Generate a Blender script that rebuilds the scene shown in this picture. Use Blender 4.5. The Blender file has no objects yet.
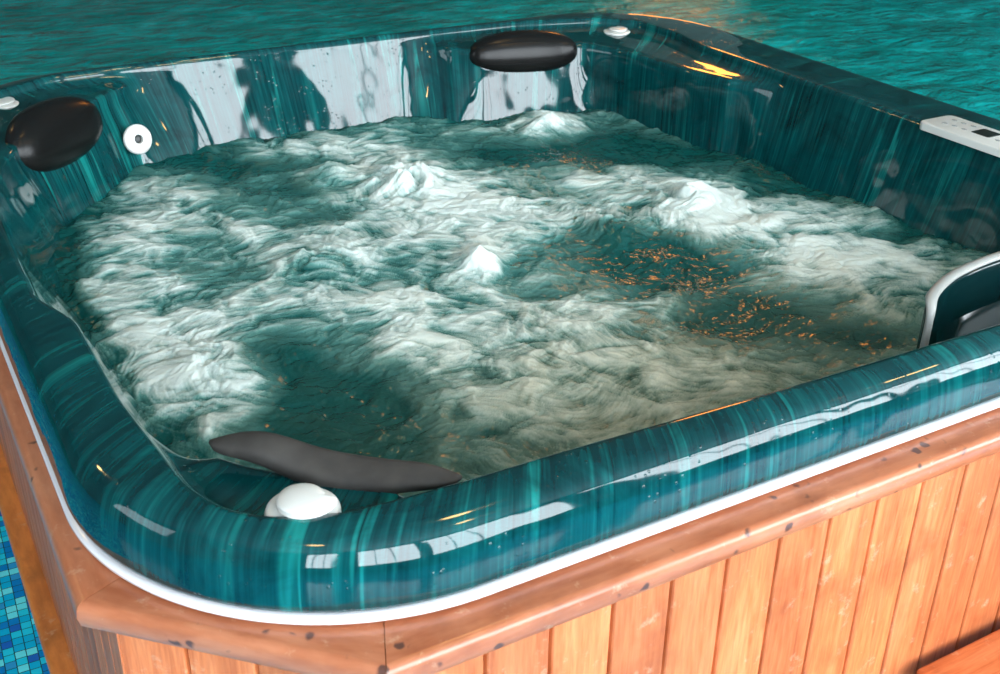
import bpy, bmesh, math
import numpy as np
from mathutils import Vector, Matrix

scene = bpy.context.scene
COL = scene.collection
PI = math.pi
rng = np.random.default_rng(7)

# ------------------------------------------------------------------ helpers
def link(name, me, mat=None, parent=None, smooth=False):
    o = bpy.data.objects.new(name, me)
    COL.objects.link(o)
    if mat: me.materials.append(mat)
    if smooth:
        me.polygons.foreach_set('use_smooth', [True] * len(me.polygons))
    if parent: o.parent = parent
    return o

def mesh(name, verts, faces, mat=None, parent=None, smooth=False, uvs=None):
    me = bpy.data.meshes.new(name)
    me.from_pydata([tuple(v) for v in verts], [], faces)
    me.validate()
    if uvs is not None:
        uvl = me.uv_layers.new(name='UVMap')
        li = np.zeros(len(me.loops), dtype=np.int32)
        me.loops.foreach_get('vertex_index', li)
        uvl.data.foreach_set('uv', np.asarray(uvs, dtype=np.float32)[li].ravel())
    me.update()
    return link(name, me, mat, parent, smooth)

def from_bm(name, bm, mat, parent=None, smooth=False, sharp=None):
    bmesh.ops.recalc_face_normals(bm, faces=bm.faces)
    me = bpy.data.meshes.new(name)
    bm.to_mesh(me); bm.free()
    o = link(name, me, mat, parent, smooth)
    if sharp:
        me.set_sharp_from_angle(angle=math.radians(sharp))
    return o

def box(bm, x0, x1, y0, y1, z0, z1, bevel=0.0, seg=2):
    r = bmesh.ops.create_cube(bm, size=1)
    vs = r['verts']
    for v in vs:
        v.co = Vector((x0 + (v.co.x + .5) * (x1 - x0), y0 + (v.co.y + .5) * (y1 - y0), z0 + (v.co.z + .5) * (z1 - z0)))
    if bevel:
        es = list({e for v in vs for e in v.link_edges})
        bmesh.ops.bevel(bm, geom=es, offset=bevel, segments=seg, affect='EDGES', profile=.5)

def lathe(bm, prof, n=40, M=None):
    rings = []
    for r, z in prof:
        ring = []
        for k in range(n):
            a = 2 * PI * k / n
            p = Vector((r * math.cos(a), r * math.sin(a), z))
            ring.append(bm.verts.new(M @ p if M else p))
        rings.append(ring)
    for a, b in zip(rings, rings[1:]):
        for k in range(n):
            bm.faces.new((a[k], a[(k + 1) % n], b[(k + 1) % n], b[k]))
    bm.faces.new(rings[0]); bm.faces.new(rings[-1])

def empty(name, loc, label=None, cat=None):
    o = bpy.data.objects.new(name, None)
    COL.objects.link(o); o.location = loc
    o.empty_display_size = .1
    if label: o['label'] = label; o['category'] = cat
    return o

def struct(o):
    o['kind'] = 'structure'; return o

# ------------------------------------------------------------------ materials
class NT:
    def __init__(s, name):
        s.m = bpy.data.materials.new(name); s.m.use_nodes = True
        s.t = s.m.node_tree; s.b = s.t.nodes['Principled BSDF']
    def n(s, typ, **kw):
        nd = s.t.nodes.new(typ)
        for k, v in kw.items():
            if k.startswith('i_'):
                nd.inputs[k[2:].replace('_', ' ')].default_value = v
            else: setattr(nd, k, v)
        return nd
    def l(s, a, b): s.t.links.new(a, b)
    def coord(s, kind='Object', scale=(1, 1, 1), rot=(0, 0, 0), loc=(0, 0, 0)):
        tc = s.n('ShaderNodeTexCoord'); mp = s.n('ShaderNodeMapping')
        mp.inputs['Scale'].default_value = scale; mp.inputs['Rotation'].default_value = rot
        mp.inputs['Location'].default_value = loc
        s.l(tc.outputs[kind], mp.inputs['Vector']); return mp.outputs['Vector']
    def noise(s, vec, scale=5, detail=4, rough=.5, dist=0):
        nd = s.n('ShaderNodeTexNoise'); nd.inputs['Scale'].default_value = scale
        nd.inputs['Detail'].default_value = detail; nd.inputs['Roughness'].default_value = rough
        nd.inputs['Distortion'].default_value = dist
        s.l(vec, nd.inputs['Vector']); return nd.outputs['Fac']
    def ramp(s, fac, stops, interp='LINEAR'):
        nd = s.n('ShaderNodeValToRGB'); cr = nd.color_ramp; cr.interpolation = interp
        while len(cr.elements) < len(stops): cr.elements.new(.5)
        for e, (p, c) in zip(cr.elements, stops):
            e.position = p; e.color = (c, c, c, 1) if isinstance(c, (int, float)) else (*c, 1)
        s.l(fac, nd.inputs['Fac']); return nd.outputs['Color']
    def mix(s, f, a, b, mode='MIX'):
        nd = s.n('ShaderNodeMix'); nd.data_type = 'RGBA'; nd.blend_type = mode
        for idx, v in ((0, f), (6, a), (7, b)):
            if hasattr(v, 'is_output') or hasattr(v, 'links'): s.l(v, nd.inputs[idx])
            elif idx == 0: nd.inputs[0].default_value = v
            else: nd.inputs[idx].default_value = (*v, 1)
        return nd.outputs[2]
    def math(s, op, a, b=0, c=None):
        nd = s.n('ShaderNodeMath'); nd.operation = op
        for i, v in enumerate((a, b) if c is None else (a, b, c)):
            if hasattr(v, 'links'): s.l(v, nd.inputs[i])
            else: nd.inputs[i].default_value = v
        return nd.outputs[0]
    def bump(s, h, strength=.3, dist=.01):
        nd = s.n('ShaderNodeBump'); nd.inputs['Strength'].default_value = strength
        nd.inputs['Distance'].default_value = dist
        s.l(h, nd.inputs['Height']); s.l(nd.outputs[0], s.b.inputs['Normal']); return nd
    def col(s, v):
        if hasattr(v, 'links'): s.l(v, s.b.inputs['Base Color'])
        else: s.b.inputs['Base Color'].default_value = (*v, 1)
    def set(s, **kw):
        for k, v in kw.items():
            k = k.replace('_', ' ')
            if hasattr(v, 'links'): s.l(v, s.b.inputs[k])
            else: s.b.inputs[k].default_value = v
        return s

def plain(name, c, rough=.5, **kw):
    t = NT(name); t.col(c); t.set(Roughness=rough, **kw); return t.m

# marbled teal acrylic of the shell: u = along the rim, v = across the profile
t = NT('teal_marbled_acrylic')
uv = t.coord('UV', scale=(1, .035, 1))
ob = t.coord('Object')
fine = t.noise(uv, 120, 3, .6)
mid = t.noise(uv, 30, 3, .6, .12)
big = t.noise(uv, 7, 2, .5)
cloud = t.noise(ob, 6, 5, .6, 1.2)
c1 = t.ramp(mid, [(.30, (.0008, .016, .024)), (.46, (.0015, .052, .062)), (.60, (.002, .085, .098)), (.72, (.006, .17, .18))])
c2 = t.mix(.55, c1, t.ramp(fine, [(.3, (.001, .02, .028)), (.55, (.003, .07, .085)), (.75, (.012, .17, .18))]))
uvl_ = t.coord('UV', scale=(1, .05, 1))
va = t.noise(uvl_, 21, 2, .5, .25)
vb = t.noise(uvl_, 75, 2, .5, .15)
patch = t.noise(ob, 2.6, 2, .5)
pm = t.ramp(patch, [(.42, .10), (.58, 1.)])
vf = t.math('MULTIPLY', t.ramp(va, [(.60, 0.), (.63, .9), (.65, .2), (.72, .9)]), pm)
vg = t.math('MULTIPLY', t.ramp(vb, [(.62, 0.), (.70, .9)]), pm)
c3 = t.mix(t.math('MULTIPLY', vf, .8), c2, (.015, .33, .33))
c3 = t.mix(t.math('MULTIPLY', vg, .6), c3, (.01, .24, .25))
c4 = t.mix(t.ramp(cloud, [(.50, 0.), (.70, .7)]), c3, (.0008, .014, .02))
t.col(t.mix(1., c4, (.62, .74, .68), 'MULTIPLY'))
t.set(Roughness=.05, IOR=1.5)
wv = t.noise(ob, 5, 2, .5)
drop = t.n('ShaderNodeTexVoronoi'); drop.inputs['Scale'].default_value = 95; t.l(ob, drop.inputs['Vector'])
dr = t.ramp(drop.outputs['Distance'], [(.10, 1.), (.2, 0.)])
dmask = t.ramp(t.noise(ob, 14, 3), [(.52, 0.), (.6, 1.)])
hh = t.math('ADD', t.math('MULTIPLY', wv, 4.), t.math('MULTIPLY', t.math('MULTIPLY', dr, dmask), .5))
t.bump(hh, .35, .0035)
M_shell = t.m

def wood(name, a, b, c, wet=.0, rough=.45, spots=False, tint=1.0):
    # uv: u along the grain (m), v across (m), board id = floor(v / .0875)
    t = NT(name)
    uv = t.coord('UV')
    sp = t.n('ShaderNodeSeparateXYZ'); t.l(uv, sp.inputs[0])
    bid = t.math('FLOOR', t.math('DIVIDE', sp.outputs['Y'], .0875))
    wn = t.n('ShaderNodeTexWhiteNoise'); wn.noise_dimensions = '1D'; t.l(bid, wn.inputs['W'])
    cb = t.n('ShaderNodeCombineXYZ')
    t.l(t.math('MULTIPLY', sp.outputs['X'], .09), cb.inputs[0])
    t.l(sp.outputs['Y'], cb.inputs[1]); t.l(t.math('MULTIPLY', bid, 3.7), cb.inputs[2])
    g1 = t.noise(cb.outputs[0], 22, 4, .55, 1.0)
    g2 = t.noise(cb.outputs[0], 160, 3, .6, .2)
    ringc = t.ramp(g1, [(.3, a), (.5, b), (.7, c)])
    v = t.mix(.45, ringc, t.ramp(g2, [(.3, a), (.7, c)]))
    tone = t.ramp(wn.outputs['Value'], [(0, .72), (1, 1.12)])
    v = t.mix(1., v, tone, 'MULTIPLY')
    ob = t.coord('Object')
    blot = t.noise(ob, 9, 4, .6)
    v = t.mix(t.ramp(blot, [(.55, 0.), (.75, .55)]), v, tuple(x * .55 for x in a))
    pale = t.noise(ob, 31, 4, .7)
    v = t.mix(t.ramp(pale, [(.60, 0.), (.75, .5)]), v, (.62, .42, .28))
    if spots:
        vo = t.n('ShaderNodeTexVoronoi'); vo.inputs['Scale'].default_value = 30; vo.inputs['Randomness'].default_value = 1
        wob = t.n('ShaderNodeVectorMath'); wob.operation = 'ADD'
        nz = t.n('ShaderNodeTexNoise'); nz.inputs['Scale'].default_value = 60; t.l(ob, nz.inputs['Vector'])
        sc = t.n('ShaderNodeVectorMath'); sc.operation = 'SCALE'; sc.inputs['Scale'].default_value = .012
        t.l(nz.outputs['Color'], sc.inputs[0]); t.l(ob, wob.inputs[0]); t.l(sc.outputs[0], wob.inputs[1])
        t.l(wob.outputs[0], vo.inputs['Vector'])
        sm = t.ramp(vo.outputs['Distance'], [(.16, 1.), (.24, 0.)])
        sel = t.ramp(t.noise(ob, 17, 2), [(.50, 0.), (.54, 1.)])
        v = t.mix(t.math('MULTIPLY', t.math('MULTIPLY', sm, sel), .85), v, (.035, .015, .015))
    t.col(v)
    t.set(Roughness=rough, Coat_Weight=wet, Coat_Roughness=.12)
    t.bump(g2, .12, .002)
    return t.m

M_clad = wood('cedar_cladding', (.36, .070, .016), (.60, .155, .042), (.74, .26, .10), rough=.5)
M_rail = wood('cedar_rail', (.26, .068, .024), (.42, .125, .05), (.52, .21, .11), wet=.35, rough=.35, spots=True)
M_base = wood('cedar_base', (.35, .10, .02), (.6, .19, .035), (.7, .25, .06), wet=.4, rough=.35)
M_white = plain('white_plastic', (.60, .61, .59), .3)
M_trim = plain('white_trim_strip', (.78, .78, .82), .18, Coat_Weight=.5)
t = NT('black_vinyl'); t.col((.006, .006, .006)); t.set(Roughness=.25, IOR=1.30)
t.bump(t.noise(t.coord('Object'), 220, 2), .12, .001); M_black = t.m
t = NT('matte_charcoal_foam'); t.col(t.ramp(t.noise(t.coord('Object'), 25, 4), [(.3, (.018, .017, .016)), (.7, (.042, .039, .036))]))
t.set(Roughness=.75); M_char = t.m
M_dark = plain('dark_display_glass', (.012, .016, .014), .12)
M_icon = plain('printed_grey', (.25, .27, .27), .5)
M_lid = plain('dark_green_glossy_plastic', (.002, .016, .018), .08)
M_hole = plain('dark_nozzle_plastic', (.02, .025, .025), .4)  # dark plastic insert in the jet opening
M_edge = plain('pale_grey_edge', (.33, .34, .33), .4)  # even pale grey for the weir edging

# churning water: foam density is stored per vertex from the simulated pattern
t = NT('bubbling_water')
at = t.n('ShaderNodeAttribute'); at.attribute_name = 'foam'
at2 = t.n('ShaderNodeAttribute'); at2.attribute_name = 'warm_cast'  # weight of the painted warm reflection
ob = t.coord('Object')
dn = t.noise(ob, 260, 3, .7)
f = t.math('ADD', at.outputs['Fac'], t.math('MULTIPLY', t.math('SUBTRACT', dn, .5), .16))
white = t.mix(at2.outputs['Fac'], (.66, .76, .74), (.60, .61, .50))
deep = t.mix(at2.outputs['Fac'], (.003, .064, .060), (.030, .070, .05))
midc = t.mix(at2.outputs['Fac'], (.09, .235, .215), (.18, .24, .185))
lo = t.mix(t.ramp(f, [(.0, 0.), (.45, 1.)]), deep, midc)
c = t.mix(t.ramp(f, [(.38, 0.), (.95, 1.)]), lo, white)
t.col(c)
t.set(Roughness=t.ramp(f, [(.1, .05), (.5, .45)]), IOR=1.33)
t.set(Specular_IOR_Level=t.ramp(f, [(.1, .5), (.6, .2)]))
t.bump(t.noise(ob, 90, 3, .6), .25, .004)
M_water = t.m

# pool water
t = NT('pool_water')
ob = t.coord('Object', scale=(1, 1, 1))
n1 = t.noise(t.coord('Object', scale=(1.1, 1.9, 1), rot=(0, 0, -.5)), 1.5, 4, .6, .8)
n2 = t.noise(t.coord('Object', scale=(1, 2.2, 1), rot=(0, 0, .5)), 5, 4, .6, .6)
v = t.ramp(n1, [(.3, (.003, .13, .12)), (.5, (.0, .30, .29)), (.7, (.01, .60, .60))])
v = t.mix(.4, v, t.ramp(n2, [(.35, (.0, .14, .12)), (.6, (.0, .38, .38)), (.75, (.08, .75, .75))]))
t.col(v); t.set(Roughness=.04, IOR=1.33)
nb = t.noise(t.coord('Object', scale=(1, 2.0, 1), rot=(0, 0, .5)), 3.2, 5, .6, .5)
t.bump(nb, 1.0, .11)
M_pool = t.m

# mosaic floor
t = NT('blue_mosaic')
sp = t.n('ShaderNodeSeparateXYZ'); t.l(t.coord('Object', scale=(1 / .0215, 1 / .0215, 1), rot=(0, 0, .04)), sp.inputs[0])
fx = t.math('FLOOR', sp.outputs['X'])
wno = t.n('ShaderNodeTexWhiteNoise'); wno.noise_dimensions = '1D'; t.l(fx, wno.inputs['W'])
yy = t.math('ADD', sp.outputs['Y'], wno.outputs['Value'])
fy = t.math('FLOOR', yy)
cb = t.n('ShaderNodeCombineXYZ'); t.l(fx, cb.inputs[0]); t.l(fy, cb.inputs[1])
wn = t.n('ShaderNodeTexWhiteNoise'); wn.noise_dimensions = '2D'; t.l(cb.outputs[0], wn.inputs['Vector'])
tc = t.ramp(wn.outputs['Value'], [(0, (.0, .20, .55)), (.2, (.0, .42, .70)), (.45, (.01, .58, .78)), (.62, (.02, .30, .62)), (.75, (.12, .75, .85)), (.92, (.01, .12, .50))], 'CONSTANT')
ex = t.math('ABSOLUTE', t.math('SUBTRACT', t.math('FRACT', sp.outputs['X']), .5))
ey = t.math('ABSOLUTE', t.math('SUBTRACT', t.math('FRACT', yy), .5))
g = t.math('GREATER_THAN', t.math('MAXIMUM', ex, ey), .455)
t.col(t.mix(g, tc, (.01, .06, .07))); t.set(Roughness=.15)
M_mosaic = t.m
M_wall = plain('painted_wall', (.10, .13, .125), .7)
M_ceil = plain('ceiling_paint', (.30, .32, .32), .8)
M_frame = plain('window_frame_paint', (.25, .27, .28), .5)

def emit(name, c, s):
    m = bpy.data.materials.new(name); m.use_nodes = True; nt = m.node_tree
    nt.nodes.remove(nt.nodes['Principled BSDF'])
    e = nt.nodes.new('ShaderNodeEmission'); e.inputs['Color'].default_value = (*c, 1); e.inputs['Strength'].default_value = s
    nt.links.new(e.outputs[0], nt.nodes['Material Output'].inputs['Surface']); return m
M_day = emit('daylit_pane', (.86, .94, 1.0), 12.5)
M_fill = emit('fill_pane_glow', (.80, .92, 1.0), 3.0)  # glow of the added west fill panel
M_warm = emit('warm_panel_glow', (1., .36, .07), 3.5)  # glow of the added column's lower panel
M_warm2 = emit('warm_lamp', (1., .62, .22), 30)

# ------------------------------------------------------------------ the hall
X0, X1, Y0, Y1, H = -5.0, 12.0, -4.2, 13.0, 4.2
def slab(name, x0, x1, y0, y1, z0, z1, mat):
    bm = bmesh.new(); box(bm, x0, x1, y0, y1, z0, z1)
    return struct(from_bm(name, bm, mat))
slab('floor', X0, 3.6, Y0, 3.9, -.3, 0, M_mosaic)
slab('floor', X0, X1, Y0, Y1, -1.7, -1.6, M_mosaic)
slab('wall_south', X0, X1, Y0 - .2, Y0, -1.6, H, M_wall)
slab('wall_north', X0, X1, Y1, Y1 + .2, -1.6, H, M_wall)
slab('wall_west', X0 - .2, X0, Y0 - .2, Y1 + .2, -1.6, H, M_wall)
slab('wall_east', X1, X1 + .2, Y0 - .2, Y1 + .2, -1.6, H, M_wall)
slab('ceiling', X0 - .2, X1 + .2, Y0 - .2, Y1 + .2, H, H + .2, M_ceil)

def window_south(n, x0, x1, z0, z1, mat):
    root = empty('window_%d' % n, ((x0 + x1) / 2, Y0, z0)); struct(root)
    cx = (x0 + x1) / 2
    bm = bmesh.new()
    w = (x1 - x0) / 2; h = z1 - z0
    for a, b, c, d in ((-w - .06, -w, -.06, h + .06), (w, w + .06, -.06, h + .06), (-w, w, -.06, 0), (-w, w, h, h + .06)):
        box(bm, a, b, .0, .08, c, d)
    for a in (-w / 3, w / 3): box(bm, a - .018, a + .018, .0, .05, 0, h)
    from_bm('window_frame', bm, M_frame, root)
    bm = bmesh.new(); box(bm, -w, w, .005, .02, 0, h)
    from_bm('window_pane', bm, mat, root)
    return root
for i, (a, b) in enumerate([(-3.6, -2.4), (-1.6, .40), (.65, 2.7), (3.3, 4.9), (5.15, 7.0), (7.25, 9.2), (9.45, 11.4)]):
    window_south(i + 1, a, b, .9, 3.9, M_day)

cl = bpy.data.objects['ceiling']
for x, y in ((-1.2, -1.2), (1.6, -1.2), (4.4, -1.2), (7.2, -1.2), (1.6, .9), (-1.2, 4.5)):
    bm = bmesh.new(); lathe(bm, [(.17, 0), (.17, -.03), (.15, -.05)], 24); o = from_bm('ceiling_lamp', bm, M_warm2, cl); o.location = (x, y, H)
# added unseen fill light shaped as a west window, brightens the left cladding
root = struct(empty('window_8', (X0, 1.4, 1.6)))
bm = bmesh.new()
for a, b, c, d in ((-1.26, -1.2, -.06, 1.86), (1.2, 1.26, -.06, 1.86), (-1.2, 1.2, -.06, 0), (-1.2, 1.2, 1.8, 1.86)): box(bm, 0, .08, a, b, c, d)
from_bm('window_frame', bm, M_frame, root)
bm = bmesh.new(); box(bm, .005, .02, -1.2, 1.2, 0, 1.8); from_bm('window_pane', bm, M_fill, root)

# added out-of-view column; its glowing panels are shaped for the orange ripples
root = struct(empty('glow_column', (5.9, 6.7, -1.6))); root.rotation_euler = (0, 0, math.radians(-40))
bm = bmesh.new(); box(bm, -.55, .55, 0, .5, 0, H + 1.6, .02); from_bm('panel_column', bm, M_wall, root)
bm = bmesh.new(); box(bm, -.40, .40, -.03, -.003, 1.75, 2.8); from_bm('glow_panel', bm, M_warm, root)
bm = bmesh.new(); box(bm, -.24, .24, -.03, -.003, 4.9, H + 1.55); from_bm('glow_panel', bm, emit('bright_panel_glow', (1., .33, .05), 18), root)

# ------------------------------------------------------------------ tub contours
CX = CY = 1.05
NT_ = 1536
TH = np.linspace(0, 2 * PI, NT_, endpoint=False)
def radial(pts, sm=0.0):
    p = np.array(pts, float) - [CX, CY]
    r = np.full(NT_, np.nan)
    dx, dy = np.cos(TH), np.sin(TH)
    best = np.zeros(NT_)
    for a, b in zip(p, np.roll(p, -1, 0)):
        e = b - a
        den = dx * e[1] - dy * e[0]
        with np.errstate(all='ignore'):
            tt = (a[0] * e[1] - a[1] * e[0]) / den
            u = (a[0] * dy - a[1] * dx) / den
        ok = (np.abs(den) > 1e-9) & (u >= -1e-6) & (u <= 1 + 1e-6) & (tt > 0)
        best = np.where(ok, np.maximum(best, np.where(ok, tt, 0)), best)
    if sm > 0:
        k = int(sm / 360 * NT_ * 3); ker = np.exp(-.5 * (np.arange(-k, k + 1) / (k / 3)) ** 2); ker /= ker.sum()
        best = np.convolve(np.concatenate([best[-k:], best, best[:k]]), ker, 'same')[k:-k]
    return best
def rrect(inset, R=.37, L=2.1):
    R = max(R - inset, .03); a, b = inset, L - inset; pts = []
    for cx, cy, s in ((b - R, b - R, 0), (a + R, b - R, 90), (a + R, a + R, 180), (b - R, a + R, 270)):
        for k in range(0, 91, 3):
            t_ = math.radians(s + k); pts.append((cx + R * math.cos(t_), cy + R * math.sin(t_)))
    return radial(pts)
A_ = radial([(.085, .7), (.088, .45), (.10, .33), (.110, .222), (.133, .160), (.172, .120), (.25, .088), (.38, .08), (.5, .078), (.9, .062), (1.25, .055), (1.75, .06), (1.88, .12), (1.905, .3),
             (1.905, 1.2), (1.90, 1.55), (1.93, 1.72), (1.92, 1.88), (1.82, 1.97), (1.6, 2.03), (1.3, 2.045), (.5, 2.045), (.3, 2.03), (.14, 1.93), (.08, 1.75), (.055, 1.4), (.05, .8)], .8)
W_ = radial([(.105, .72), (.112, .48), (.15, .34), (.20, .27), (.36, .125), (.46, .10), (.6, .095), (.9, .078), (1.25, .072), (1.75, .078), (1.86, .14), (1.885, .3),
             (1.885, 1.10), (1.865, 1.2), (1.79, 1.45), (1.75, 1.74), (1.70, 1.84), (1.40, 1.90), (1.34, 1.965), (1.26, 2.03), (.55, 2.03), (.42, 1.95), (.15, 1.63), (.10, 1.4), (.085, .9)], .9)
E_ = radial([(.175, .724), (.18, .5), (.25, .34), (.34, .24), (.50, .19), (.9, .18), (1.3, .17), (1.75, .18), (1.84, .26), (1.865, .6),
             (1.845, 1.07), (1.835, 1.45), (1.80, 1.68), (1.72, 1.79), (1.40, 1.845), (1.32, 1.875), (1.22, 1.965), (.645, 1.968), (.45, 1.90), (.21, 1.62), (.175, 1.469), (.137, 1.227), (.159, 1.077)], .9)
mix = lambda a, b, k: a * (1 - k) + b * k
O = rrect
one = np.ones(NT_)
dk = np.clip((A_ - W_ - .036) / .05, 0, 1)            # 1 where a sunken corner deck exists
WL = lambda z: (A_ - .009) + (E_ - A_ + .009) * (.894 - z) / .194     # straight wall where there is no deck
S = [(O(.014), .824 * one), (O(.002), .823 * one), (O(-.003), .832 * one), (O(-.002), .85 * one), (O(.002), .875 * one),
     (O(.008), .892 * one), (O(.018), .9045 * one), (O(.032), .910 * one),
     (mix(O(.03), A_, .5) , .9125 * one), (A_ + .008, .913 * one), (A_, .9105 * one), (A_ - .006, .904 * one), (A_ - .009, .894 * one),
     (mix(WL(.885), mix(A_ - .012, W_, .25), dk), .885 * one), (mix(WL(.879), mix(A_ - .012, W_, .6), dk), mix(.879, .882, dk)),
     (mix(WL(.870), mix(A_ - .012, W_, .88), dk), mix(.870, .881, dk)), (mix(WL(.862), W_ - .001, dk), mix(.862, .876, dk)), (mix(WL(.845), W_ - .005, dk), .845 * one),
     (mix(WL(.79), mix(W_ - .008, E_, .45), dk), .79 * one), (E_, .70 * one), (E_ - .03, .62 * one), (E_ - .12, .50 * one), (E_ - .30, .46 * one), (E_ * .3, .44 * one)]
R_ = np.array([s[0] for s in S]); Z_ = np.array([s[1] for s in S])
for i in range(10, len(R_)): R_[i] = np.minimum(R_[i], R_[i - 1] - .0006)
for _ in range(2):                                      # chaikin rounding across the profile
    def ch(a):
        q = [a[0]]
        for i in range(len(a) - 1): q += [a[i] * .75 + a[i + 1] * .25, a[i] * .25 + a[i + 1] * .75]
        q.append(a[-1]); return np.array(q)
    R_, Z_ = ch(R_), ch(Z_)
K = len(R_)
ro = O(0.)
px_, py_ = ro * np.cos(TH), ro * np.sin(TH)
seg = np.hypot(np.diff(np.append(px_, px_[0])), np.diff(np.append(py_, py_[0])))
U_ = np.concatenate([[0], np.cumsum(seg)])
prof = np.zeros((K, NT_))
for k in range(1, K): prof[k] = prof[k - 1] + np.hypot(R_[k] - R_[k - 1], Z_[k] - Z_[k - 1])
W1 = NT_ + 1
V = np.zeros((K, W1, 3)); UVs = np.zeros((K, W1, 2))
idx = np.arange(W1) % NT_
for k in range(K):
    V[k, :, 0] = CX + R_[k][idx] * np.cos(TH[idx]); V[k, :, 1] = CY + R_[k][idx] * np.sin(TH[idx]); V[k, :, 2] = Z_[k][idx]
    UVs[k, :, 0] = U_; UVs[k, :, 1] = prof[k][idx]
faces = [(k * W1 + j, k * W1 + j + 1, (k + 1) * W1 + j + 1, (k + 1) * W1 + j) for k in range(K - 1) for j in range(NT_)]
faces = [f[::-1] for f in faces]
TUB = empty('hot_tub', (0, 0, 0), 'square teal marbled hot tub with black headrests in an orange cedar cabinet by a pool', 'hot tub')
shell = mesh('shell', V.reshape(-1, 3), faces, M_shell, TUB, True, UVs.reshape(-1, 2))
bm = bmesh.new(); bm.from_mesh(shell.data); bmesh.ops.remove_doubles(bm, verts=bm.verts, dist=1e-6)
bmesh.ops.holes_fill(bm, edges=[e for e in bm.edges if e.is_boundary and (e.verts[0].co.z < .5)], sides=0)
bmesh.ops.recalc_face_normals(bm, faces=bm.faces)
up = sum(f.normal.z * f.calc_area() for f in bm.faces)
if up < 0: bmesh.ops.reverse_faces(bm, faces=bm.faces)
bm.to_mesh(shell.data); bm.free()

# white trim strip below the rim
sec = [(-.003, .8125), (-.0055, .8145), (-.0055, .8195), (-.003, .8215), (.02, .8215), (.02, .8085)]
tv = []; n = NT_ // 2
for d, z in sec:
    r = O(d)[::2]; th = TH[::2]
    tv += [(CX + a * math.cos(b), CY + a * math.sin(b), z) for a, b in zip(r, th)]
tf = [(i * n + j, i * n + (j + 1) % n, ((i + 1) % len(sec)) * n + (j + 1) % n, ((i + 1) % len(sec)) * n + j) for i in range(len(sec)) for j in range(n)]
o = mesh('trim_strip', tv, tf, M_trim, TUB, True); o['label'] = 'thin glossy white trim strip'
bm = bmesh.new(); bm.from_mesh(o.data); bmesh.ops.recalc_face_normals(bm, faces=bm.faces); bm.to_mesh(o.data); bm.free()

# ------------------------------------------------------------------ octagonal cabinet
s2 = math.sqrt(.5)
# half planes n.p <= c + 0 (n points outwards); order counter clockwise starting at the front
def planes(d):
    L = 2.1; q = .175 / math.sqrt(2)
    return [((0, -1), .052 - d), ((s2, -s2), L * s2 - q - d), ((1, 0), L + .03 - d), ((s2, s2), L * math.sqrt(2) - q - d),
            ((0, 1), L + .03 - d), ((-s2, s2), L * s2 - q - d), ((-1, 0), .030 - d), ((-s2, -s2), -q - d)]
def octa(d):
    P = planes(d); out = []
    for i in range(8):
        (a, b), c = P[i - 1]; (e, f), g = P[i]
        D = a * f - b * e
        out.append(np.array([(c * f - b * g) / D, (a * g - c * e) / D]))
    return out                                            # out[i] .. out[i+1] is the edge on plane i
def rails(name, sec, mat, gap=.0005, labels=None):
    for i in range(8):
        vs = []; uv = []; perim = 0; prev = None
        for d, z in sec:
            v = octa(d); a, b = v[i], v[(i + 1) % 8]; t_ = (b - a) / np.linalg.norm(b - a)
            a = a + t_ * gap; b = b - t_ * gap
            if prev is not None: perim += math.hypot(d - prev[0], z - prev[1])
            prev = (d, z)
            L = np.linalg.norm(b - a)
            for k in range(13):
                p = a + (b - a) * k / 12
                vs.append((p[0], p[1], z)); uv.append((i * 3 + np.dot(p, t_), perim * .35 + i * .0875))
        m = len(sec); W = 13
        fs = [(j * W + k, j * W + k + 1, ((j + 1) % m) * W + k + 1, ((j + 1) % m) * W + k) for j in range(m) for k in range(W - 1)]
        fs += [tuple(j * W for j in range(m)), tuple(j * W + W - 1 for j in range(m))[::-1]]
        o = mesh(name, vs, fs, mat, TUB, True, uv)
        bm = bmesh.new(); bm.from_mesh(o.data); bmesh.ops.recalc_face_normals(bm, faces=bm.faces); bm.to_mesh(o.data); bm.free()
        o.data.set_sharp_from_angle(angle=math.radians(40))
def arc(cx, cz, r, a0, a1, n=5): return [(cx - r * math.cos(math.radians(a)), cz + r * math.sin(math.radians(a))) for a in np.linspace(a0, a1, n)]
rails('top_rail', arc(.013, .781, .010, -60, 0, 3) + [(.001, .788)] + arc(.014, .795, .012, 10, 90, 6) + [(.05, .8078), (.095, .808), (.095, .772), (.04, .772)], M_rail)
rails('base_rail', arc(.006, .008, .006, -80, 0, 3) + arc(.008, .036, .012, 0, 90, 5) + [(.06, .050), (.06, .002)], M_base)

def cladding(i):
    v = octa(.040); a, b = v[i], v[(i + 1) % 8]
    L = np.linalg.norm(b - a); t_ = (b - a) / L; nrm = np.array(planes(0)[i][0])
    pitch = .0875; off = .0345 if i == 0 else 0
    ds = [(0, 0)]
    k = math.floor((0 - off) / pitch)
    x = off + k * pitch
    while x < L:
        for dd, h in ((-.0042, 0), (-.0025, -.0016), (-.0010, -.008), (.0010, -.008), (.0025, -.0016), (.0042, 0)):
            if 0 < x + dd < L: ds.append((x + dd, h))
        x += pitch
    ds.append((L, 0)); vs = []; uv = []
    for s, h in ds:
        p = a + t_ * s + nrm * h
        for z in (.03, .78):
            vs.append((p[0], p[1], z)); uv.append((z + i * 2, s - off + 8.75 * (i + 1)))
    m = len(ds)
    for s, h in ((L, -.02), (0, -.02)):
        p = a + t_ * s + nrm * h
        for z in (.03, .78): vs.append((p[0], p[1], z)); uv.append((z, 0))
    m += 2
    fs = [(2 * j, 2 * ((j + 1) % m), 2 * ((j + 1) % m) + 1, 2 * j + 1) for j in range(m)]
    mesh('cladding_panel', vs, fs, M_clad, TUB, False, uv)
for i in range(8): cladding(i)
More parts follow.
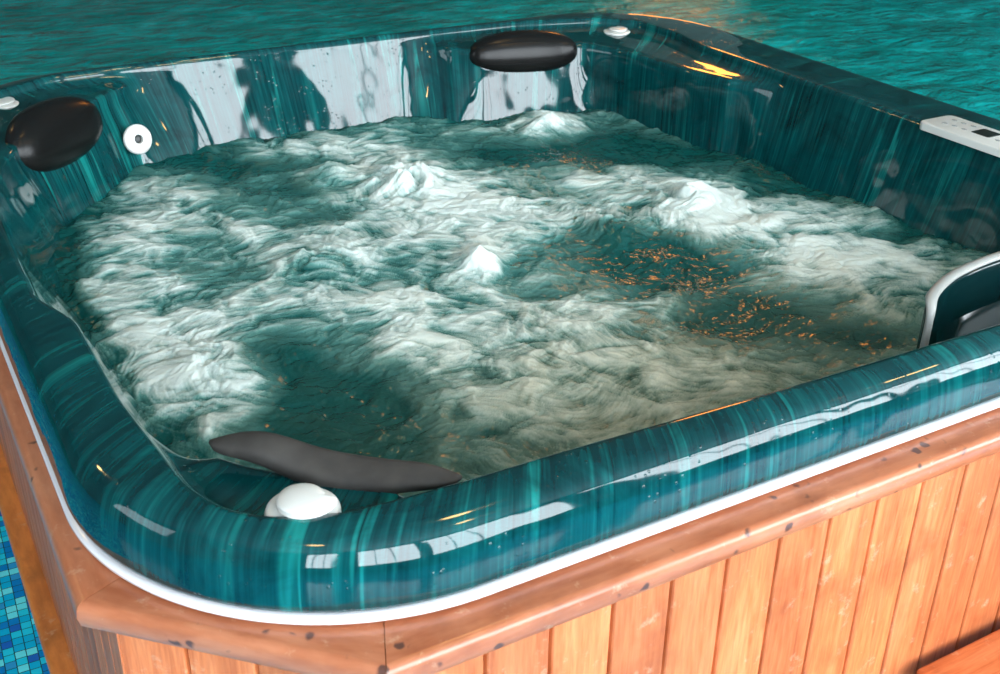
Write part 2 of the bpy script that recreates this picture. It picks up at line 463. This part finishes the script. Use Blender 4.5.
# support frame that carries the shell inside the cabinet
bm = bmesh.new()
for x, y in ((.25, .25), (1.85, .25), (.25, 1.85), (1.85, 1.85)): box(bm, x - .04, x + .04, y - .04, y + .04, 0, .45)
box(bm, .2, 1.9, .2, 1.9, .0, .04)
from_bm('support_frame', bm, M_base, TUB)

# ------------------------------------------------------------------ pillows
def pillow(loc, rz, tilt, L=.30, Hh=.13, D=.06, mat=M_black, bend=.02, n1=.88, n2=.85):
    bm = bmesh.new(); nu, nv = 48, 24; rows = []
    sg = lambda x, p: math.copysign(abs(x) ** p, x)
    for j in range(1, nv):
        ph = -PI / 2 + PI * j / nv; row = []
        for i in range(nu):
            th = 2 * PI * i / nu
            x = .5 * Hh * sg(math.cos(ph), n1) * sg(math.cos(th), n2)      # height axis
            y = D * sg(math.cos(ph), n1) * sg(math.sin(th), n2)            # depth axis
            z = .5 * L * sg(math.sin(ph), n1)                             # length axis
            if y < 0: y *= .25
            y += bend * (2 * z / L) ** 2
            row.append(bm.verts.new((z, -y, x)))
        rows.append(row)
    for a, b in zip(rows, rows[1:]):
        for i in range(nu): bm.faces.new((a[i], a[(i + 1) % nu], b[(i + 1) % nu], b[i]))
    bm.faces.new(rows[0]); bm.faces.new(rows[-1])
    o = from_bm('headrest_pillow', bm, mat, TUB, True)
    o.location = loc; o.rotation_euler = (tilt, 0, rz); return o
p = pillow((1.54, 1.905, .855), math.radians(-14), math.radians(-14), L=.315, Hh=.125); p['label'] = 'glossy black oval headrest pillow in the far right corner'
p = pillow((.238, 1.765, .848), math.radians(45), math.radians(-16), L=.315, Hh=.15); p['label'] = 'glossy black oval headrest pillow in the far left corner'

def blade_pillow():
    # seen from its back: a curved matt pad, high at the left end and low at the right
    bm = bmesh.new(); n = 40; rows = []
    a = np.array([.162, .300]); b = np.array([.395, .100])
    t_ = (b - a) / np.linalg.norm(b - a); nr = np.array([-t_[1], t_[0]])      # towards the water
    for k in range(n + 1):
        s = k / n
        w = math.sin(PI * min(max(s, .0), 1)) ** .45 if 0 < s < 1 else .08
        w = max(w, .10)
        c = a + (b - a) * s + nr * (.004 * math.sin(PI * s))
        top = .900 + .022 * math.exp(-((s - .19) / .20) ** 2) + .004 * math.exp(-((s - .85) / .12) ** 2)
        hh = (.037 * (1 - .30 * s)) * w; th = .050 * w
        ring = []
        for j in range(16):
            q = 2 * PI * j / 16
            dz = math.copysign(abs(math.sin(q)) ** .7, math.sin(q)) * hh * .5 - hh * .5 * 1.0
            dn = math.copysign(abs(math.cos(q)) ** .7, math.cos(q)) * th * .5
            lean = .35 * (dz + hh)
            pp = c + nr * (dn - lean * .8)
            ring.append(bm.verts.new((pp[0], pp[1], top + dz + .25 * dn)))
        rows.append(ring)
    for r0, r1 in zip(rows, rows[1:]):
        for j in range(16): bm.faces.new((r0[j], r0[(j + 1) % 16], r1[(j + 1) % 16], r1[j]))
    bm.faces.new(rows[0]); bm.faces.new(rows[-1])
    o = from_bm('headrest_pillow', bm, M_char, TUB, True)
    o['label'] = 'matt charcoal curved headrest seen from behind in the near corner'
blade_pillow()

# ------------------------------------------------------------------ air dials
def dial(loc, rz, sc=1., hs=1.):
    bm = bmesh.new()
    lathe(bm, [(.040, -.012), (.0415, 0), (.0415, .008), (.040, .012), (.036, .015), (.030, .016)], 48)
    o = from_bm('air_dial', bm, M_white, TUB, True, 28); o.location = loc; o.rotation_euler = (0, 0, rz)
    bm = bmesh.new(); n = 60
    prof = [(.90, -.002), (.90, .003), (1.03, .0045), (1.03, .011), (.97, .0130), (.90, .0140), (.6, .0160), (.05, .0168)]
    rings = []
    for f_, z in prof:
        ring = []
        for k in range(n):
            a = 2 * PI * k / n
            s = k / n
            r = .0245 + .0135 * s ** 3                                    # a spiral cam with a beak
            ring.append(bm.verts.new((f_ * r * math.cos(a), f_ * r * math.sin(a), z)))
        rings.append(ring)
    for a, b in zip(rings, rings[1:]):
        for k in range(n): bm.faces.new((a[k], a[(k + 1) % n], b[(k + 1) % n], b[k]))
    bm.faces.new(rings[0]); bm.faces.new(rings[-1])
    c = from_bm('knob_cap', bm, M_white, o, True, 28); c.location = (0, 0, .015); o.scale = (sc, sc, sc * hs)
    return o
dial((.212, .126, .893), math.radians(-28), 1.0)
dial((1.850, 1.885, .884), math.radians(60), .95, .45)
dial((.172, 1.930, .884), math.radians(60), .95, .45)

# wall jet
bm = bmesh.new()
lathe(bm, [(.041, 0), (.042, .006), (.040, .010), (.034, .012), (.030, .009), (.026, .010), (.018, .013), (.013, .013), (.0115, .006), (.011, .003)], 48)
jet = from_bm('jet', bm, M_white, TUB, True, 60)
jet.scale = (.86, .86, .86); jet.location = (.456, 1.893, .772); jet.rotation_euler = (math.radians(74), 0, math.radians(14)); jet['label'] = 'round white water jet with a dark nozzle'
bm = bmesh.new(); lathe(bm, [(.0112, 0), (.0112, .004), (.006, .005)], 24)
nz = from_bm('nozzle', bm, M_hole, jet, True); nz.location = (0, 0, .002)

# ------------------------------------------------------------------ control panel
PX, PY, PZ = 1.934, .668, .907
bm = bmesh.new(); box(bm, -.052, .052, -.125, .125, -.006, .010)
es = [e for e in bm.edges if abs(e.verts[0].co.z - e.verts[1].co.z) > .01]
bmesh.ops.bevel(bm, geom=es, offset=.018, segments=6, affect='EDGES', profile=.5)
es = [e for e in bm.edges if e.verts[0].co.z > .009 and e.verts[1].co.z > .009]
bmesh.ops.bevel(bm, geom=es, offset=.003, segments=3, affect='EDGES', profile=.5)
pan = from_bm('control_panel', bm, M_white, TUB, True, 35); pan.location = (PX, PY, PZ)
pan['label'] = 'white control panel with grey buttons and a dark display'
def onp(name, x, y, w, h, mat, zz=.0115, r=.3):
    bm = bmesh.new(); box(bm, -w / 2, w / 2, -h / 2, h / 2, -.0016, .0004)
    es = [e for e in bm.edges if abs(e.verts[0].co.z - e.verts[1].co.z) > .001]
    bmesh.ops.bevel(bm, geom=es, offset=min(w, h) * r, segments=4, affect='EDGES')
    o = from_bm(name, bm, mat, pan); o.location = (x + .006 - PX, y - .007 - PY, zz - .0008); return o
for x, y in ((1.951, .763), (1.951, .739), (1.953, .714), (1.917, .760), (1.919, .735), (1.918, .709), (1.920, .623)):
    onp('button', x, y, .007, .013, M_icon)
onp('display', 1.938, .668, .042, .046, M_dark, r=.05)
onp('button', 1.951, .605, .007, .013, M_icon)
onp('button', 1.920, .590, .007, .013, M_icon)

# ------------------------------------------------------------------ filter cover at the near right
FC = empty('filter_cover', (0, 0, 0)); FC.parent = TUB; FC['label'] = 'dark glossy filter weir with a pale rounded edge'
path = [(1.238, .166), (1.262, .188), (1.32, .215), (1.38, .232), (1.47, .243), (1.60, .245), (1.74, .235), (1.80, .20)]
def smooth_path(p, n=60):
    p = np.array(p); t_ = np.linspace(0, len(p) - 1, n); out = []
    for u in t_:
        i = min(int(u), len(p) - 2); f_ = u - i
        p0 = p[max(i - 1, 0)]; p1 = p[i]; p2 = p[i + 1]; p3 = p[min(i + 2, len(p) - 1)]
        out.append(.5 * ((2 * p1) + (-p0 + p2) * f_ + (2 * p0 - 5 * p1 + 4 * p2 - p3) * f_ ** 2 + (-p0 + 3 * p1 - 3 * p2 + p3) * f_ ** 3))
    return np.array(out)
sp_ = smooth_path(path)
def wall_strip(pts, ztop, zb, th):
    bm = bmesh.new(); rows = []
    m = len(pts)
    for k, p in enumerate(pts):
        d = pts[min(k + 1, m - 1)] - pts[max(k - 1, 0)]; d /= np.linalg.norm(d); nn = np.array([-d[1], d[0]])
        zt = ztop(k / (m - 1))
        a, b = p + nn * th / 2, p - nn * th / 2
        rows.append([bm.verts.new((a[0], a[1], zb)), bm.verts.new((a[0], a[1], zt - .004)), bm.verts.new((a[0] - nn[0] * .004, a[1] - nn[1] * .004, zt)),
                     bm.verts.new((b[0] + nn[0] * .004, b[1] + nn[1] * .004, zt)), bm.verts.new((b[0], b[1], zt - .004)), bm.verts.new((b[0], b[1], zb))])
    for r0, r1 in zip(rows, rows[1:]):
        for j in range(6): bm.faces.new((r0[j], r0[(j + 1) % 6], r1[(j + 1) % 6], r1[j]))
    bm.faces.new(rows[0]); bm.faces.new(rows[-1]); return bm
zt = lambda s: .895 - .018 * max(0, 1 - s / .13) ** 2
from_bm('cover_wall', wall_strip(sp_, lambda s: zt(s) - .006, .60, .014), M_lid, FC, True, 50)
# pale edging: along the top and down the left end
edge = [(p[0], p[1], zt(k / (len(sp_) - 1))) for k, p in enumerate(sp_)]
down = [(sp_[0][0] - .001, sp_[0][1] - .001, z) for z in np.linspace(.62, .868, 10)]
ep = np.array(down + edge)
bm = bmesh.new(); rows = []
for k, p in enumerate(ep):
    d = ep[min(k + 1, len(ep) - 1)] - ep[max(k - 1, 0)]; d /= np.linalg.norm(d)
    h = np.array([d[0], d[1], 0]); h = h if np.linalg.norm(h) > .2 else np.array([.55, .83, 0]); h /= np.linalg.norm(h)
    sd = np.array([-h[1], h[0], 0]); u_ = np.cross(sd, d); u_ /= np.linalg.norm(u_)
    rows.append([bm.verts.new(tuple(p + sd * (.0062 if k < len(down) - 1 else .0062 + .0033 * min(1, (k - len(down) + 1) / 8)) * math.cos(a) + u_ * .005 * math.sin(a))) for a in np.linspace(0, 2 * PI, 12, endpoint=False)])
for r0, r1 in zip(rows, rows[1:]):
    for j in range(12): bm.faces.new((r0[j], r0[(j + 1) % 12], r1[(j + 1) % 12], r1[j]))
bm.faces.new(rows[0]); bm.faces.new(rows[-1])
o = from_bm('edge_strip', bm, M_edge, FC, True); o['label'] = 'pale grey edging'
# sunken well between the weir and the rim
wv_, wf_ = [], []
cols_ = 24
for k, p in enumerate(sp_[::2]):
    x = p[0]; y0 = .085; y1 = p[1] - .004
    for j in range(cols_):
        s = j / (cols_ - 1)
        wv_.append((x + .0 * s, y0 + (y1 - y0) * s, .86 - .085 * math.sin(PI * (.12 + .80 * s)) ** .8 - .02 * math.sin(PI * k / 30)))
for k in range(len(sp_[::2]) - 1):
    for j in range(cols_ - 1):
        a = k * cols_ + j; wf_.append((a, a + cols_, a + cols_ + 1, a + 1))
mesh('filter_well', wv_, wf_, M_lid, FC, True, [(v[0] * .3, v[1] * .3) for v in wv_])

# ------------------------------------------------------------------ bubbling water
def perlin(x, y, seed):
    r = np.random.default_rng(seed); G = r.uniform(0, 2 * PI, (256, 256))
    xi = np.floor(x).astype(int); yi = np.floor(y).astype(int); xf = x - xi; yf = y - yi
    def g(i, j): a = G[(xi + i) % 256, (yi + j) % 256]; return np.cos(a) * (xf - i) + np.sin(a) * (yf - j)
    s = lambda t_: t_ * t_ * t_ * (t_ * (t_ * 6 - 15) + 10)
    u, v = s(xf), s(yf)
    return (g(0, 0) * (1 - u) + g(1, 0) * u) * (1 - v) + (g(0, 1) * (1 - u) + g(1, 1) * u) * v
def fbm(x, y, seed, o=4, g=.5):
    a = 1; s = 0; 
    for k in range(o): s = s + a * perlin(x * 2 ** k + k * 17.3, y * 2 ** k + k * 9.1, seed + k); a *= g
    return s
WG = 680; x_ = np.linspace(.09, 1.93, WG); stp = x_[1] - x_[0]
y_ = np.arange(.12, 2.02, stp); GX, GY = np.meshgrid(x_, y_, indexing='ij')
BL = [(0.249,1.007,0.221,0.118,81,0.5),(0.3,0.809,0.139,0.08,79,0.6),(0.366,1.63,0.183,0.125,90,0.35),(0.272,1.455,0.194,0.079,80,0.35),(0.592,1.346,0.131,0.108,131,0.3),(0.988,1.483,0.241,0.165,66,0.6),(0.708,1.135,0.13,0.119,97,0.45),(0.919,1.812,0.179,0.08,151,0.4),(0.658,0.925,0.244,0.107,151,0.3),(0.903,0.991,0.079,0.044,61,0.6),(1.519,1.72,0.145,0.087,56,0.8),(0.97,1.242,0.207,0.132,63,0.35),(1.185,1.128,0.266,0.095,153,0.45),(1.518,1.055,0.163,0.101,45,0.7),(1.494,1.256,0.17,0.07,154,0.4),(1.579,0.919,0.161,0.124,25,0.5),(1.653,0.719,0.154,0.113,17,0.5),(1.48,0.683,0.149,0.105,169,0.45),(1.639,0.553,0.135,0.09,24,0.45),(0.78,0.721,0.214,0.136,152,0.3),(0.63,0.738,0.105,0.073,149,0.35),(0.992,0.652,0.164,0.126,46,0.25),(0.733,0.471,0.224,0.124,153,0.15),(1.05,0.41,0.119,0.068,157,0.2),(1.122,0.675,0.09,0.073,35,0.3),(0.28,0.649,0.055,0.043,94,0.2),
(0.432,0.617,0.171,0.117,74,-0.9),(0.462,0.828,0.087,0.065,142,-0.3),(0.743,1.382,0.121,0.065,150,-0.35),(0.741,1.56,0.14,0.066,150,-0.4),(0.657,1.819,0.221,0.067,151,-0.5),(1.286,1.575,0.204,0.102,153,-0.5),(1.558,1.524,0.185,0.116,156,-0.6),(1.695,1.361,0.157,0.094,158,-0.6),(1.264,0.798,0.145,0.116,32,-0.9),(1.203,0.959,0.119,0.104,177,-0.45),(0.734,1.0,0.098,0.037,151,-0.3),(1.166,0.567,0.095,0.078,24,-0.55),(1.323,0.568,0.093,0.071,25,-0.6),(1.351,0.413,0.102,0.057,160,-0.5),(1.858,1.025,0.196,0.082,156,-0.7),(1.799,0.716,0.133,0.051,155,-0.6),(0.272,1.861,0.322,0.078,80,-1),(0.143,1.251,0.232,0.05,80,-1),(0.526,0.451,0.083,0.053,65,-0.25),(0.443,1.22,0.089,0.043,149,-0.25),(1.821,1.124,0.15,0.071,157,-0.4),(0.991,0.821,0.078,0.045,154,-0.2)]
wx = GX + .05 * fbm(GX * 6, GY * 6, 11, 3); wy = GY + .05 * fbm(GX * 6, GY * 6, 21, 3)
mask = np.full(GX.shape, .40)
for cx, cy, a, b, an, amp in BL:
    t_ = math.radians(an); u = (wx - cx) * math.cos(t_) + (wy - cy) * math.sin(t_); v = -(wx - cx) * math.sin(t_) + (wy - cy) * math.cos(t_)
    mask += amp * np.exp(-.9 * ((u / a) ** 2 + (v / b) ** 2))
# flow field: a drift across the tub plus curling eddies and an outward push from the jets
ps = fbm(GX * 2.2 + 3, GY * 2.2, 31, 2, .5)
vx = np.gradient(ps, stp, axis=1) * .20; vy = -np.gradient(ps, stp, axis=0) * .20
vx += math.cos(math.radians(-30)) * .9; vy += math.sin(math.radians(-30)) * .9
for cx, cy, rr, k in ((.30, .81, .22, 1.2), (1.5, 1.05, .2, .5), (.95, 1.45, .25, .5), (.85, .55, .35, -.5), (1.62, .7, .2, .4)):
    dx, dy = GX - cx, GY - cy; d = np.hypot(dx, dy) + 1e-4; w = np.exp(-(d / rr) ** 2) * k; vx += dx / d * w; vy += dy / d * w
mag = np.hypot(vx, vy) + 1e-6; vx /= mag; vy /= mag
def samp(A, i, j):
    i = np.clip(i, 0, A.shape[0] - 1.001); j = np.clip(j, 0, A.shape[1] - 1.001)
    a = i.astype(int); b = j.astype(int); f_ = i - a; g_ = j - b
    return (A[a, b] * (1 - f_) + A[a + 1, b] * f_) * (1 - g_) + (A[a, b + 1] * (1 - f_) + A[a + 1, b + 1] * f_) * g_
I, J = np.meshgrid(np.arange(WG), np.arange(len(y_)), indexing='ij')
def lic(src, steps, h):
    acc = src.copy(); wsum = 1.
    for sgn in (1, -1):
        pi_, pj_ = I.astype(float), J.astype(float)
        for k in range(steps):
            a, b = samp(vx, pi_, pj_), samp(vy, pi_, pj_)
            pi_ = pi_ + sgn * a * h; pj_ = pj_ + sgn * b * h
            w = 1 - k / steps; acc += w * samp(src, pi_, pj_); wsum += w
    acc /= wsum; return (acc - acc.mean()) / acc.std()
fineN = lic(rng.normal(size=GX.shape), 8, 1.0)
medN = lic(fbm(GX * 26, GY * 26, 41, 4, .7), 9, 1.4)
bigN = fbm(wx * 7 + .8 * perlin(GX * 9, GY * 9, 5), wy * 7, 51, 5, .6); bigN = (bigN - bigN.mean()) / bigN.std()
rdg = 1 - np.abs(fbm(wx * 11, wy * 11, 81, 4, .55)) * 3.2
rdg2 = 1 - np.abs(fbm(GX * 30, GY * 30, 91, 3, .55)) * 3.2
ridN = lic(rdg, 4, 1.5); rid2 = lic(rdg2, 6, 1.2)
puff = fbm(wx * 15 + perlin(wx * 8, wy * 8, 7) * 1.1, wy * 15 + perlin(wx * 8, wy * 8, 8) * 1.1, 141, 6, .68); puff = (puff - puff.mean()) / puff.std()
grainN = rng.normal(size=GX.shape)
loc = np.clip((mask - .05) * 1.6, .10, 1)
foam = mask * .84 + .02 + (.12 * bigN + .115 * puff + .02 * ridN + .04 * rid2 + .07 * medN + .07 * fineN + .03 * grainN) * loc
# distance to the tub wall: the foam thins out at the acrylic
ang = np.mod(np.arctan2(GY - CY, GX - CX), 2 * PI); rE = np.interp(ang, np.append(TH, 2 * PI), np.append(E_, E_[0]))
rad = np.hypot(GX - CX, GY - CY); wd = rE - rad
foam -= .35 * np.exp(-np.clip(wd, 0, 1) / .03)
foam = np.clip(foam, 0, 1.05)
warm_cast = np.clip(np.exp(-(((GX - .95) / .55) ** 2 + ((GY - .40) / .33) ** 2)) * 1.05 + .25 * bigN * .3, 0, 1)  # olive tint near the front: a warm reflection painted into the water colour
z = .700 + .013 * fbm(GX * 3.2, GY * 3.2, 61, 3) + .014 * np.clip(mask - .4, -.5, .8) + .0022 * bigN + .0012 * puff + .0004 * medN + .0003 * fineN
for cx, cy, r_, h in ((.903, .991, .04, .022), (1.50, 1.70, .07, .024), (.30, .81, .07, .015), (1.50, 1.06, .07, .035), (.99, 1.50, .09, .030), (.84, 1.62, .05, .02), (.62, 1.15, .06, .02), (1.25, 1.02, .06, .022)):
    z += h * np.exp(-(((GX - cx) ** 2 + (GY - cy) ** 2) / r_ ** 2)) * (1 + .25 * bigN)
z = np.where(wd < .03, z * 1.0 - .0, z)
inside = wd > -.012
vid = -np.ones(GX.shape, int)
cell = inside[:-1, :-1] & inside[1:, :-1] & inside[1:, 1:] & inside[:-1, 1:]
used = np.zeros(GX.shape, bool); used[:-1, :-1] |= cell; used[1:, :-1] |= cell; used[1:, 1:] |= cell; used[:-1, 1:] |= cell
nv_ = used.sum(); vid[used] = np.arange(nv_)
co = np.stack([GX[used], GY[used], z[used]], 1).astype(np.float32)
ci, cj = np.nonzero(cell)
quad = np.stack([vid[ci, cj], vid[ci + 1, cj], vid[ci + 1, cj + 1], vid[ci, cj + 1]], 1).astype(np.int32)
me = bpy.data.meshes.new('tub_water')
me.vertices.add(int(nv_)); me.vertices.foreach_set('co', co.ravel())
me.loops.add(quad.size); me.loops.foreach_set('vertex_index', quad.ravel())
me.polygons.add(len(quad)); me.polygons.foreach_set('loop_start', np.arange(0, quad.size, 4, dtype=np.int32))
me.update(calc_edges=True)
for nm, arr in (('foam', foam), ('warm_cast', warm_cast)):
    a = me.attributes.new(nm, 'FLOAT', 'POINT'); a.data.foreach_set('value', arr[used].astype(np.float32))
wo = link('tub_water', me, M_water, None, True)
wo['label'] = 'white foaming teal water churning inside the hot tub'; wo['category'] = 'water'; wo['kind'] = 'stuff'

# ------------------------------------------------------------------ pool water
Xs = np.linspace(X0, X1, 260); Ys = np.linspace(Y0, Y1, 260)
PXg, PYg = np.meshgrid(Xs, Ys, indexing='ij')
PZg = -.12 + .014 * fbm(PXg * 1.6, PYg * 2.4, 71, 3)
ok = (PXg > 3.5) | (PYg > 3.8)
ids = np.arange(PXg.size).reshape(PXg.shape)
cell = ok[:-1, :-1] & ok[1:, 1:] & ok[1:, :-1] & ok[:-1, 1:]
ci, cj = np.nonzero(cell)
usedv = np.zeros(PXg.shape, bool)
for a, b in ((0, 0), (1, 0), (1, 1), (0, 1)): usedv[ci + a, cj + b] = True
mp = -np.ones(PXg.shape, int); mp[usedv] = np.arange(usedv.sum())
fs = np.stack([mp[ci, cj], mp[ci + 1, cj], mp[ci + 1, cj + 1], mp[ci, cj + 1]], 1).tolist()
o = mesh('pool_water', np.stack([PXg[usedv], PYg[usedv], PZg[usedv]], 1), fs, M_pool, None, True)
o['label'] = 'rippling turquoise pool water behind the hot tub'; o['category'] = 'pool water'; o['kind'] = 'stuff'

# ------------------------------------------------------------------ wooden step in front
ST = empty('wooden_step', (1.6, -.24, 0), 'orange cedar step standing against the front cladding at the right', 'step')
def plank(name, x0, x1, y0, y1, z0, z1, mat=M_clad, grain='x', bev=.006):
    bm = bmesh.new(); box(bm, x0, x1, y0, y1, z0, z1, bev, 3)
    uvl = bm.loops.layers.uv.new('UVMap')
    for f_ in bm.faces:
        for lp in f_.loops:
            c_ = lp.vert.co
            lp[uvl].uv = (c_.x, c_.y + c_.z + .1) if grain == 'x' else (c_.z, c_.x + c_.y + .1)
    o = from_bm(name, bm, mat, ST, True, 40); o.location = (0, 0, 0); return o
for y0, y1 in ((.08, .205), (-.05, .075), (-.18, -.055)): plank('tread_board', -.485, .5, y0, y1, .355, .385)
for x in (-.46, .46): plank('side_panel', x - .012, x + .012, -.16, .17, 0, .355, grain='z', bev=.003)
plank('front_panel', -.45, .45, -.165, -.14, .05, .355, grain='x', bev=.003)

# ------------------------------------------------------------------ camera
F = 1148.9
cam = bpy.data.cameras.new('camera'); co_ = bpy.data.objects.new('camera', cam); COL.objects.link(co_)
cam.sensor_width = 36; cam.lens = 36 * F / 1000
rt = Vector((0.8694, -0.49398, 0.01154)).normalized(); upv = Vector((0.22235, 0.41198, 0.88365)); fw = Vector((0.44126, 0.76568, -0.46801)).normalized()
upv = rt.cross(fw).normalized()
co_.matrix_world = Matrix(((rt.x, upv.x, -fw.x, -.113), (rt.y, upv.y, -fw.y, -.865), (rt.z, upv.z, -fw.z, 1.66), (0, 0, 0, 1)))
cam.dof.use_dof = True; cam.dof.focus_distance = 1.9; cam.dof.aperture_fstop = 11
cam.clip_start = .05
scene.camera = co_

# ------------------------------------------------------------------ light / view
w = bpy.data.worlds.new('world'); scene.world = w; w.use_nodes = True
w.node_tree.nodes['Background'].inputs[0].default_value = (.6, .75, .9, 1); w.node_tree.nodes['Background'].inputs[1].default_value = .5
scene.view_settings.view_transform = 'Standard'; scene.view_settings.look = 'None'
scene.view_settings.gamma = 1; scene.view_settings.exposure = 0.3
scene.view_settings.use_curve_mapping = False
scene.cycles.use_denoising = True
scene.cycles.max_bounces = 6
scene.cycles.sample_clamp_indirect = 6
